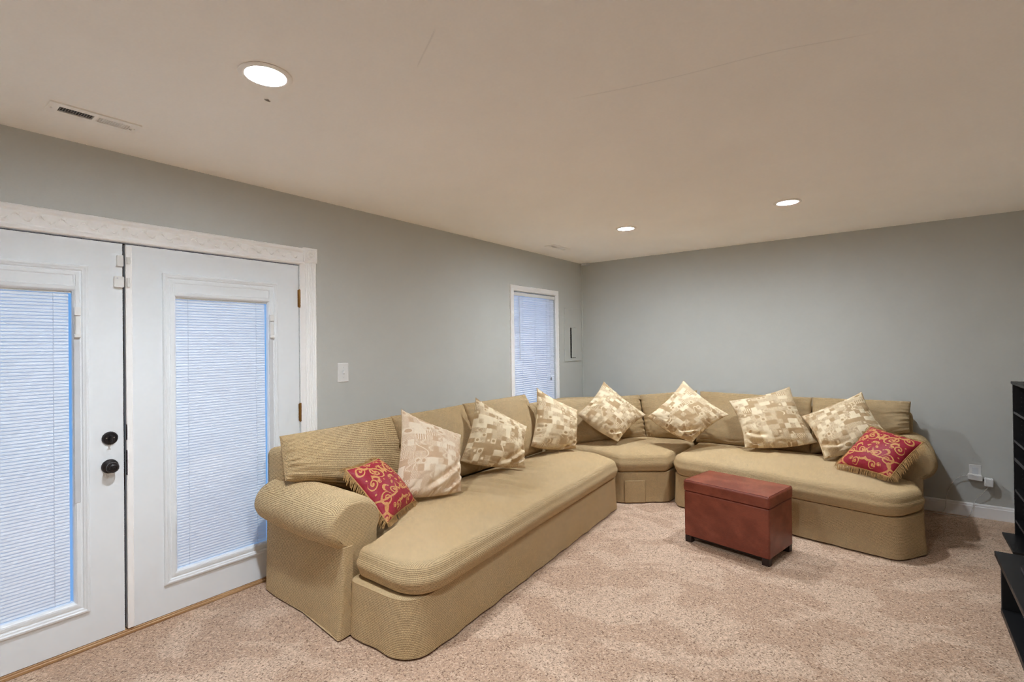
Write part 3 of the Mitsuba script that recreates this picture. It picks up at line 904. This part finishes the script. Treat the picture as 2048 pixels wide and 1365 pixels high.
def sofa_section(key, mp, ax, seat_out, seat_skel, seat_fn, base_out, arm_u, frame_u, frame_v, backs, back_thick):
    up_ = f"upholstery_{ax}"
    put(key, "skirted_base", mapped(base_block(base_out, 0.012, 0.285), mp), up_, 50)
    put(key, "seat_cushion", mapped(cushion(seat_out, seat_skel, 0.288, 0.452, 0.034, roll=0.055, fn=seat_fn, n=1000 if ax else 420, inner=60 if ax else 30), mp), up_, True)
    a, seam = arm_mesh(*arm_u)
    put(key, "rolled_arm", mapped(a, mp), f"upholstery_{1 - ax}", True)
    put(f"{key}__rolled_arm", "welting", mapped(tube(seam, 0.0022, 6), mp), "welt", True)
    put(key, "arm_skirt", mapped(arm_skirt(*arm_u, flare=1.0 if ax else 0.1), mp), up_, 50)
    fr = fillet([(frame_u[0], frame_v[0]), (frame_u[1], frame_v[0]), (frame_u[1], frame_v[1]), (frame_u[0], frame_v[1])], 0.03, 6)
    P = resample(fr, 160)
    nin = inward(P)
    rings = [np.column_stack([P, np.full(160, z)]) for z in (0.03, 0.3, 0.6, 0.82)]
    for t in np.linspace(0, math.pi / 2, 7)[1:]:
        rings.append(np.column_stack([P + nin * 0.045 * (1 - math.cos(t)), np.full(160, 0.82 + 0.047 * math.sin(t))]))
    put(key, "back_frame", mapped(loft(rings), mp), up_, 50)
    for i, (cs_, nr) in enumerate(backs):
        back_cushion(key, mp(cs_), nr, back_thick, 20 + 3 * i + 10 * ax)


def folds(segs):
    """Raises soft creases along the segments ((x, y), (x, y), height, width) of a cushion's top."""

    def fn(v):
        v = v.copy()
        top = np.clip((v[:, 2] - 0.43) / 0.03, 0, 1)
        for a, b, h, w in segs:
            a, b = np.array(a), np.array(b)
            e = b - a
            L = np.linalg.norm(e)
            s = ((v[:, :2] - a) @ e) / L ** 2
            n_ = np.array([-e[1], e[0]]) / L
            d = (v[:, :2] - a) @ n_ + 0.030 * np.sin(s * 3.1)
            env = np.clip(s * 4, 0, 1) * np.clip((1 - s) * 4, 0, 1)
            v[:, 2] += top * env * 1.5 * h * (np.exp(-(d / w) ** 2) - 0.8 * np.exp(-((d - 1.9 * w) / w) ** 2))
        return v

    return fn


# left section (u: from the left wall, v: along it)
seat_l = fillet([(0.46, 1.775), (0.955, 1.775), (0.975, 1.560), (1.460, 1.560), (1.235, 4.120), (0.95, 4.285), (0.62, 4.310), (0.46, 4.30)], [0.03, 0.02, 0.05, 0.20, 0.14, 0.2, 0.1, 0.03])
base_l = fillet([(0.10, 1.66), (0.940, 1.66), (0.945, 1.530), (1.420, 1.545), (1.205, 4.150), (0.10, 4.20)], [0.02, 0.0, 0.07, 0.16, 0.05, 0.02])
crease_l = [((0.62, 2.44), (1.05, 2.58), 0.009, 0.020), ((0.66, 2.56), (1.24, 2.70), 0.014, 0.024), ((0.60, 2.70), (1.22, 2.83), 0.016, 0.024), ((0.64, 2.84), (1.26, 2.94), 0.015, 0.026),
            ((0.70, 3.00), (1.18, 3.05), 0.013, 0.026), ((0.60, 3.14), (1.10, 3.18), 0.012, 0.028), ((0.60, 3.32), (1.02, 3.32), 0.010, 0.030), ((0.62, 3.52), (0.95, 3.50), 0.008, 0.032)]
bl = [
    ([(0.285, 1.520, 0.960), (0.290, 2.345, 0.975), (0.470, 2.350, 0.455), (0.395, 1.495, 0.720)], (0.95, 0.0, 0.31)),
    ([(0.285, 2.350, 0.978), (0.285, 3.110, 0.985), (0.475, 3.110, 0.455), (0.470, 2.350, 0.455)], (0.95, 0.0, 0.31)),
    ([(0.285, 3.115, 0.990), (0.300, 3.990, 0.995), (0.490, 4.010, 0.455), (0.475, 3.115, 0.455)], (0.95, 0.0, 0.31)),
]
sl = thing("sectional_sofa", "long tan sofa section under the narrow window, its rolled arm beside the door", "sofa")
sofa_section(sl, left_map, 1, seat_l, ((0.90, 2.1), (0.85, 3.75)), folds(crease_l), base_l, (0.13, 0.944), (0.07, 0.30), (1.545, 4.22), bl, 0.29)
# right section (u: from the back wall, v: from its arm towards the corner)
seat_r = fillet([(0.28, 1.775), (0.93, 1.775), (0.95, 1.545), (1.20, 1.515), (1.490, 1.665), (1.215, 3.230), (1.05, 3.318), (0.50, 3.318), (0.28, 3.318)], [0.03, 0.02, 0.05, 0.16, 0.18, 0.12, 0.12, 0.1, 0.03])
base_r = fillet([(0.05, 1.66), (0.890, 1.66), (0.900, 1.520), (1.22, 1.515), (1.455, 1.660), (1.175, 3.235), (1.08, 3.300), (0.05, 3.300)], [0.02, 0.0, 0.03, 0.15, 0.14, 0.06, 0.05, 0.02])
bq = [
    ([(0.215, 2.285, 0.958), (0.215, 1.560, 0.962), (0.325, 1.570, 0.715), (0.385, 2.290, 0.455)], (0.0, -0.94, 0.34)),
    ([(0.215, 3.322, 0.965), (0.215, 2.290, 0.955), (0.385, 2.290, 0.455), (0.385, 3.320, 0.455)], (0.0, -0.94, 0.34)),
]
sr = thing("sectional_sofa", "tan sofa section behind the ottoman, its rolled arm near the outlet", "sofa")
sofa_section(sr, right_map, 0, seat_r, ((0.85, 2.0), (0.75, 2.85)), folds([((0.5, 2.6), (0.9, 2.5), 0.004, 0.03)]), base_r, (0.04, 0.885), (0.04, 0.20), (1.545, 3.325), bq, 0.26)
# corner wedge between the two
sw = thing("sectional_sofa", "tan corner wedge of the sectional, between the two long sections", "sofa")
wseat = fillet([(-2.040, 4.285), (-1.690, 4.555), (-1.690, 5.40), (-2.20, 5.42), (-2.80, 5.05), (-2.80, 4.345), (-2.40, 4.37)], [0.05, 0.05, 0.05, 0.1, 0.1, 0.03, 0.2])
wbase = fillet([(-2.030, 4.300), (-1.690, 4.580), (-1.690, 5.60), (-3.10, 5.60), (-3.10, 4.27), (-2.30, 4.27)], [0.03, 0.03, 0.03, 0.05, 0.03, 0.1])
put(sw, "skirted_base", base_block(wbase, 0.012, 0.284, 0.006, seed=4), "upholstery_0", 50)
put(sw, "seat_cushion", cushion(wseat, ((-2.25, 4.75), (-2.05, 5.0)), 0.288, 0.448, 0.030, roll=0.045), "upholstery_0", True)
put(sw, "skirt_flap", cat(box(-0.095, 0.095, -0.004, 0.004, 0.010, 0.215, 0.003).apply_transform(trimesh.transformations.rotation_matrix(0.67, [0, 0, 1])).apply_translation([-1.93, 4.366, 0])), "upholstery_0")
wf = fillet([(-3.13, 4.24), (-2.94, 4.24), (-2.92, 4.85), (-2.30, 5.47), (-1.69, 5.49), (-1.69, 5.65), (-2.45, 5.66), (-3.13, 5.0)], [0.03, 0.03, 0.12, 0.12, 0.03, 0.03, 0.2, 0.2], 8)
P_ = resample(wf, 220)
ni_ = inward(P_)
rings_ = [np.column_stack([P_, np.full(220, z)]) for z in (0.03, 0.4, 0.82)]
for t_ in np.linspace(0, math.pi / 2, 6)[1:]:
    rings_.append(np.column_stack([P_ + ni_ * 0.04 * (1 - math.cos(t_)), np.full(220, 0.82 + 0.045 * math.sin(t_))]))
put(sw, "back_frame", loft(rings_), "upholstery_0", 50)
for i_, (cs_, nr_) in enumerate([
        ([(-2.900, 4.33, 0.900), (-2.30, 5.340, 0.905), (-2.18, 5.230, 0.455), (-2.70, 4.38, 0.455)], (0.80, -0.52, 0.3)),
        ([(-2.290, 5.345, 0.905), (-1.690, 5.455, 0.975), (-1.690, 5.335, 0.455), (-2.17, 5.235, 0.455)], (0.20, -0.92, 0.33))]):
    back_cushion(sw, cs_, nr_, 0.26, 60 + i_)

# ---------------------------------------------------------------- scatter cushions
PILLOWS = {
    "A": ([[-2.69, 2.248, 1.06], [-2.533, 2.674, 0.837], [-2.335, 2.458, 0.508], [-2.526, 2.038, 0.554]], [0.846, -0.03, 0.532]),
    "B": ([[-2.749, 3.084, 1.057], [-2.467, 3.411, 0.801], [-2.368, 3.242, 0.506], [-2.628, 2.764, 0.616]], [0.816, -0.338, 0.469]),
    "C": ([[-2.704, 3.906, 1.077], [-2.513, 4.335, 0.833], [-2.447, 4.183, 0.487], [-2.612, 3.669, 0.574]], [0.925, -0.25, 0.285]),
    "D": ([[-2.45, 4.787, 1.087], [-2.047, 4.93, 0.751], [-2.19, 4.566, 0.515], [-2.554, 4.404, 0.78]], [0.631, -0.583, 0.512]),
    "E": ([[-1.685, 5.022, 1.109], [-1.251, 4.987, 0.807], [-1.529, 4.768, 0.545], [-1.957, 4.758, 0.758]], [0.246, -0.856, 0.455]),
    "F": ([[-1.283, 5.131, 0.92], [-0.793, 5.349, 1.062], [-0.553, 5.136, 0.599], [-1.102, 4.941, 0.521]], [0.225, -0.836, 0.501]),
    "G": ([[-0.675, 5.179, 0.813], [-0.23, 5.282, 1.047], [-0.03, 5.08, 0.70], [-0.479, 4.917, 0.504]], [-0.128, -0.795, 0.593]),
    "R1": ([[-2.501, 1.683, 0.786], [-2.643, 2.019, 0.771], [-2.431, 2.137, 0.51], [-2.261, 1.783, 0.505]], [0.663, 0.31, 0.681]),
    "R2": ([[-0.156, 4.909, 0.803], [0.154, 4.674, 0.748], [-0.034, 4.469, 0.513], [-0.367, 4.665, 0.528]], [-0.307, -0.582, 0.753]),
}
TXT = {
    "A": "pale beige patchwork throw pillow leaning behind the red pillow near the door",
    "B": "beige patchwork throw pillow second from the door, tilted on the left sofa section",
    "C": "beige patchwork throw pillow at the corner end of the left sofa section, below the window",
    "D": "beige patchwork throw pillow stood on its point on the corner wedge",
    "E": "beige patchwork throw pillow stood on its point where the wedge meets the back section",
    "F": "beige patchwork throw pillow leaning in the middle of the back sofa section",
    "G": "beige patchwork throw pillow half hidden by the red pillow at the right arm",
}
CREASES = {
    "A": [((-0.3, -0.9), (0.9, -0.15), 0.030, 0.07), ((0.2, -0.95), (0.95, -0.55), 0.022, 0.06)],
    "B": [((0.0, -0.95), (0.95, -0.25), 0.034, 0.07), ((0.45, -0.9), (0.98, -0.6), 0.020, 0.05), ((0.5, 0.6), (0.95, 0.9), 0.014, 0.06)],
    "C": [((0.1, -0.95), (0.95, -0.70), 0.018, 0.06)],
    "D": [((-0.95, -0.55), (-0.55, 0.30), 0.026, 0.08), ((0.35, -0.9), (0.95, -0.55), 0.022, 0.06)],
    "E": [((0.30, -0.85), (0.92, -0.25), 0.036, 0.08), ((0.55, -0.9), (0.95, -0.5), 0.026, 0.05)],
    "F": [((-0.95, -0.35), (-0.30, -0.75), 0.030, 0.07), ((-0.9, -0.7), (-0.45, -0.95), 0.024, 0.05)],
    "G": [((-0.95, -0.45), (-0.30, -0.85), 0.030, 0.07), ((0.3, 0.75), (0.85, 0.45), 0.014, 0.06)],
}
for i, k in enumerate("ABCDEFG"):
    t = thing("throw_pillow", TXT[k], "pillow", "patchwork pillows on the sectional")
    m, uv, rim, nr = pillow(*PILLOWS[k], 0.25, 1.0, 0.28, N=84, pinch=0.10, bottom=0.20, power=0.50, wrinkle=0.012, sag=0.30, seed=i + 1, freq=8, half=0.235, creases=CREASES[k], floor=0.484)
    put(t, "cover", m, "patchwork_weave_pale" if k == "A" else "patchwork_weave", True, uv=uv + [0.7 * i, 0.31 * i])
    put(t, "seam", tube(rim, 0.0022, 5, closed=True), "welt", True)


def fringe(rim, normal, gravity, length, per=1.0, seed=0):
    r = np.random.default_rng(seed)
    c = rim.mean(0)
    d = np.r_[0, np.cumsum(np.linalg.norm(np.diff(np.vstack([rim, rim[:1]]), axis=0), axis=1))]
    L = d[-1]
    n = int(L / 0.0040)
    closed = np.vstack([rim, rim[:1]])
    out = []
    for s in (np.arange(n) + r.uniform(-0.3, 0.3, n)) / n * L:
        p = np.array([np.interp(s % L, d, closed[:, k]) for k in range(3)])
        q = np.array([np.interp((s + 0.01) % L, d, closed[:, k]) for k in range(3)])
        tang = (q - p) / (np.linalg.norm(q - p) + 1e-9)
        o = np.cross(tang, normal)
        if o @ (p - c) < 0:
            o = -o
        dirn = o + 0.25 * r.normal(size=3) * 0.5 + 0.12 * r.normal() * tang
        pts = [p - o * 0.003]
        ln = length * r.uniform(0.8, 1.15)
        for k in range(1, 5):
            dirn = dirn + np.array([0, 0, -gravity]) * 0.25
            dirn /= np.linalg.norm(dirn)
            nx = pts[-1] + dirn * ln / 4
            nx[2] = max(nx[2], 0.486)
            pts.append(nx)
        out.append(tube(pts, np.array([0.0014, 0.0015, 0.0014, 0.0013, 0.0011]), 4))
    return cat(*out)


for k, lab, sd in (("R1", "crimson and gold scroll pillow with fringe beside the left rolled arm", 5), ("R2", "crimson and gold scroll pillow with fringe leaning on the right rolled arm", 6)):
    t = thing("fringed_pillow", lab, "pillow", "red fringed pillows on the sectional")
    m, uv, rim, nr = pillow(*PILLOWS[k], 0.175, 1.0, 0.35, N=60, pinch=0.06, power=0.50, wrinkle=0.004, sag=0.05, floor=0.488, seed=sd, freq=6, half=0.19)
    put(t, "cover", m, "brocade", True, uv=uv)
    put(t, "fringe", fringe(rim, nr, 1.7, 0.058, seed=sd), "fringe_thread", True, label="tan thread fringe", kind="stuff")
    put(t, "braid", tube(rim, 0.0045, 6, closed=True), "fringe_thread", True)

# ---------------------------------------------------------------- storage ottoman
OT = trimesh.transformations.translation_matrix([-0.932, 3.900, 0]) @ trimesh.transformations.rotation_matrix(-0.199, [0, 0, 1])


def rounded_box(x, y, z0, z1, r, puff=0.0):
    poly = fillet([(-x / 2, -y / 2), (x / 2, -y / 2), (x / 2, y / 2), (-x / 2, y / 2)], r, 7)
    P = resample(poly, 160)
    nin = inward(P)
    rings = []
    for a in np.linspace(0, math.pi / 2, 5):
        rings.append(np.column_stack([P + nin * r * 0.5 * (1 - math.sin(a)), np.full(160, z0 + r * 0.5 * (1 - math.cos(a)))]))
    for a in np.linspace(0, math.pi / 2, 7):
        rings.append(np.column_stack([P + nin * r * (1 - math.cos(a)), np.full(160, z1 - r + r * math.sin(a))]))
    if puff:
        q = P + nin * r
        for t in np.linspace(0, 0.98, 8)[1:]:
            s = np.clip(q[:, 0], -x / 4, x / 4)
            k = np.column_stack([s, np.zeros(160)])
            rings.append(np.column_stack([q + (k - q) * t, np.full(160, z1 + puff * (1 - (1 - t) ** 2))]))
    m = loft(rings)
    m.apply_transform(OT)
    return m


ot = thing("storage_ottoman", "red brown leather storage ottoman on the carpet in front of the sofa", "ottoman")
put(ot, "body", rounded_box(0.613, 0.400, 0.050, 0.381, 0.010), "leather", 60)
put(ot, "lid", rounded_box(0.623, 0.409, 0.384, 0.464, 0.018, 0.006), "leather", 60)
put(f"{ot}__lid", "seam", cat(*[tube((trimesh.transform_points(np.array(q), OT)), 0.0016, 5) for q in
                                ([(-0.298, -0.196, 0.4625), (0.298, -0.196, 0.4625)], [(0.303, -0.191, 0.4625), (0.303, 0.191, 0.4625)], [(-0.303, -0.191, 0.4625), (-0.303, 0.191, 0.4625)])]), "leather")
pl = box(-0.285, 0.285, -0.178, 0.178, 0.034, 0.052)
put(ot, "plinth", pl.apply_transform(OT), "dark_wood")
for sx in (-1, 1):
    for sy_ in (-1, 1):
        ft = box(sx * 0.278 - 0.024, sx * 0.278 + 0.024, sy_ * 0.172 - 0.024, sy_ * 0.172 + 0.024, 0.0, 0.050, 0.002)
        put(ot, "foot", ft.apply_transform(OT), "dark_wood", label="dark wooden foot")

# ---------------------------------------------------------------- wall outlet, chargers, cords
ol = thing("wall_outlet", "white wall outlet low on the back wall between sofa arm and shelves", "outlet")
put(ol, "plate", box(0.487, 0.565, YB - 0.006, YB, 0.322, 0.438, 0.003), "plastic_white")
put(ol, "receptacle", box(0.507, 0.545, YB - 0.0085, YB - 0.004, 0.345, 0.415, 0.002), "track_white")
a1 = thing("charger", "wide white charger plugged in directly under the outlet's upper socket", "charger")
c1 = box(-0.046, 0.046, -0.046, 0.0, -0.024, 0.024, 0.005)
c1.apply_transform(trimesh.transformations.rotation_matrix(0.10, [0, 1, 0]))
c1.apply_translation([0.522, YB - 0.0087, 0.338])
put(a1, "case", c1, "plastic_white")
put(a1, "prong", box(0.515, 0.530, YB - 0.0090, YB - 0.0042, 0.334, 0.342), "hook_metal")
a2 = thing("charger", "square white charger hanging to the right of the wide one", "charger")
c2 = box(-0.028, 0.028, -0.070, -0.012, -0.034, 0.034, 0.006)
c2.apply_transform(trimesh.transformations.rotation_matrix(0.05, [0, 1, 0]))
c2.apply_translation([0.603, YB + 0.002, 0.310])
put(a2, "case", c2, "plastic_white")
put(a2, "neck", box(0.566, 0.604, YB - 0.03, YB - 0.012, 0.312, 0.326, 0.002), "device_black")
k1 = thing("power_cord", "thin white cord curving from the wide charger down behind the sofa arm", "cord")
put(k1, "wire", tube(spline([(0.480, YB - 0.030, 0.345), (0.455, YB - 0.035, 0.345), (0.425, YB - 0.03, 0.325), (0.390, YB - 0.025, 0.285), (0.355, YB - 0.028, 0.215), (0.335, YB - 0.03, 0.10), (0.31, YB - 0.034, 0.012), (0.27, YB - 0.032, 0.004), (0.20, YB - 0.03, 0.004)], 40), 0.0023, 7), "cord_white", True)
put(k1, "plug", lathe([(0, 0), (0.005, 0), (0.004, 0.014), (0, 0.015)], "x", (0.466, YB - 0.031, 0.345), 10), "cord_white", 40)
k2 = thing("power_cord", "white cord dropping from the square charger to the carpet along the baseboard", "cord")
put(k2, "wire", tube(spline([(0.602, YB - 0.04, 0.272), (0.585, YB - 0.045, 0.245), (0.545, YB - 0.035, 0.180), (0.515, YB - 0.026, 0.125), (0.500, YB - 0.03, 0.06), (0.470, YB - 0.06, 0.006), (0.38, YB - 0.085, 0.004), (0.28, YB - 0.08, 0.004), (0.20, YB - 0.11, 0.004)], 50), 0.0023, 7), "cord_white", True)
put(k2, "plug", lathe([(0, 0), (0.0045, 0), (0.0035, 0.014), (0, 0.015)], "z", (0.602, YB - 0.04, 0.264), 10), "cord_white", 40)

# ---------------------------------------------------------------- black shelf unit and low stand at the right edge
bk = thing("bookcase", "tall black shelf unit at the right edge, its open shelves facing the sofa", "bookcase")
bx, by, bh, bd = 0.705, 5.30, 1.172, 0.31
put(bk, "side_panel", box(bx, bx + bd, by - 0.018, by, 0.0, bh - 0.02, 0.001), "black_laminate")
put(bk, "side_panel", box(bx, bx + bd, by - 1.44, by - 1.422, 0.0, bh - 0.02, 0.001), "black_laminate")
put(bk, "top_panel", box(bx - 0.008, bx + bd, by - 1.445, by + 0.004, bh - 0.02, bh, 0.002), "black_laminate")
put(bk, "back_panel", box(bx + bd - 0.006, bx + bd, by - 1.422, by - 0.018, 0.02, bh - 0.02), "black_laminate")
put(bk, "divider", box(bx + 0.002, bx + bd - 0.006, by - 0.73, by - 0.712, 0.02, bh - 0.02, 0.001), "black_laminate")
for z, th in ((0.930, 0.018), (0.715, 0.018), (0.575, 0.026), (0.345, 0.018), (0.115, 0.018)):
    sh_ = put(bk, "shelf", box(bx + 0.004, bx + bd - 0.006, by - 1.422, by - 0.018, z, z + th, 0.001), "black_laminate")
    put(sh_, "front_edge", box(bx + 0.002, bx + 0.0045, by - 1.422, by - 0.018, z + 0.001, z + th - 0.001), "black_edge")
put(bk, "base_plate", box(bx - 0.07, bx + bd, by - 0.45, by - 0.001, 0.0, 0.018, 0.002), "black_laminate")
peg = mikit.ply(lathe([(0, 0), (0.0028, 0), (0.0028, 0.0006), (0, 0.0006)], "z", (0, 0, 0), 8), "black_edge")
for z0, n in ((0.985, 4), (0.775, 4), (0.41, 5), (0.18, 5)):
    for i in range(n):
        copy_part(bk, "peg_hole", peg, T().translate([bx + 0.045, by - 0.018, z0 + 0.034 * i]).rotate([1, 0, 0], 90))
tv = thing("media_stand", "low black open-front media stand at the lower right edge", "stand")
put(tv, "top_panel", box(0.424, 0.98, 2.05, 3.805, 0.300, 0.325, 0.002), "black_laminate")
put(tv, "base_panel", box(0.443, 0.97, 2.07, 3.780, 0.0, 0.030, 0.002), "black_laminate")
for y in (3.757, 2.93, 2.072):
    sp_ = put(tv, "side_panel", box(0.446, 0.96, y, y + 0.020, 0.030, 0.300, 0.001), "black_laminate")
    put(sp_, "front_edge", box(0.4445, 0.4462, y + 0.001, y + 0.019, 0.032, 0.298), "black_edge")
put(tv, "back_panel", box(0.954, 0.960, 2.09, 3.757, 0.030, 0.300), "black_laminate")
mp_ = thing("media_player", "small flat black device lying on the low media stand", "electronic device")
put(mp_, "case", box(0.492, 0.62, 3.33, 3.56, 0.3255, 0.352, 0.004), "device_black")
put(mp_, "front_strip", box(0.4905, 0.4925, 3.345, 3.545, 0.332, 0.346), "black_edge")
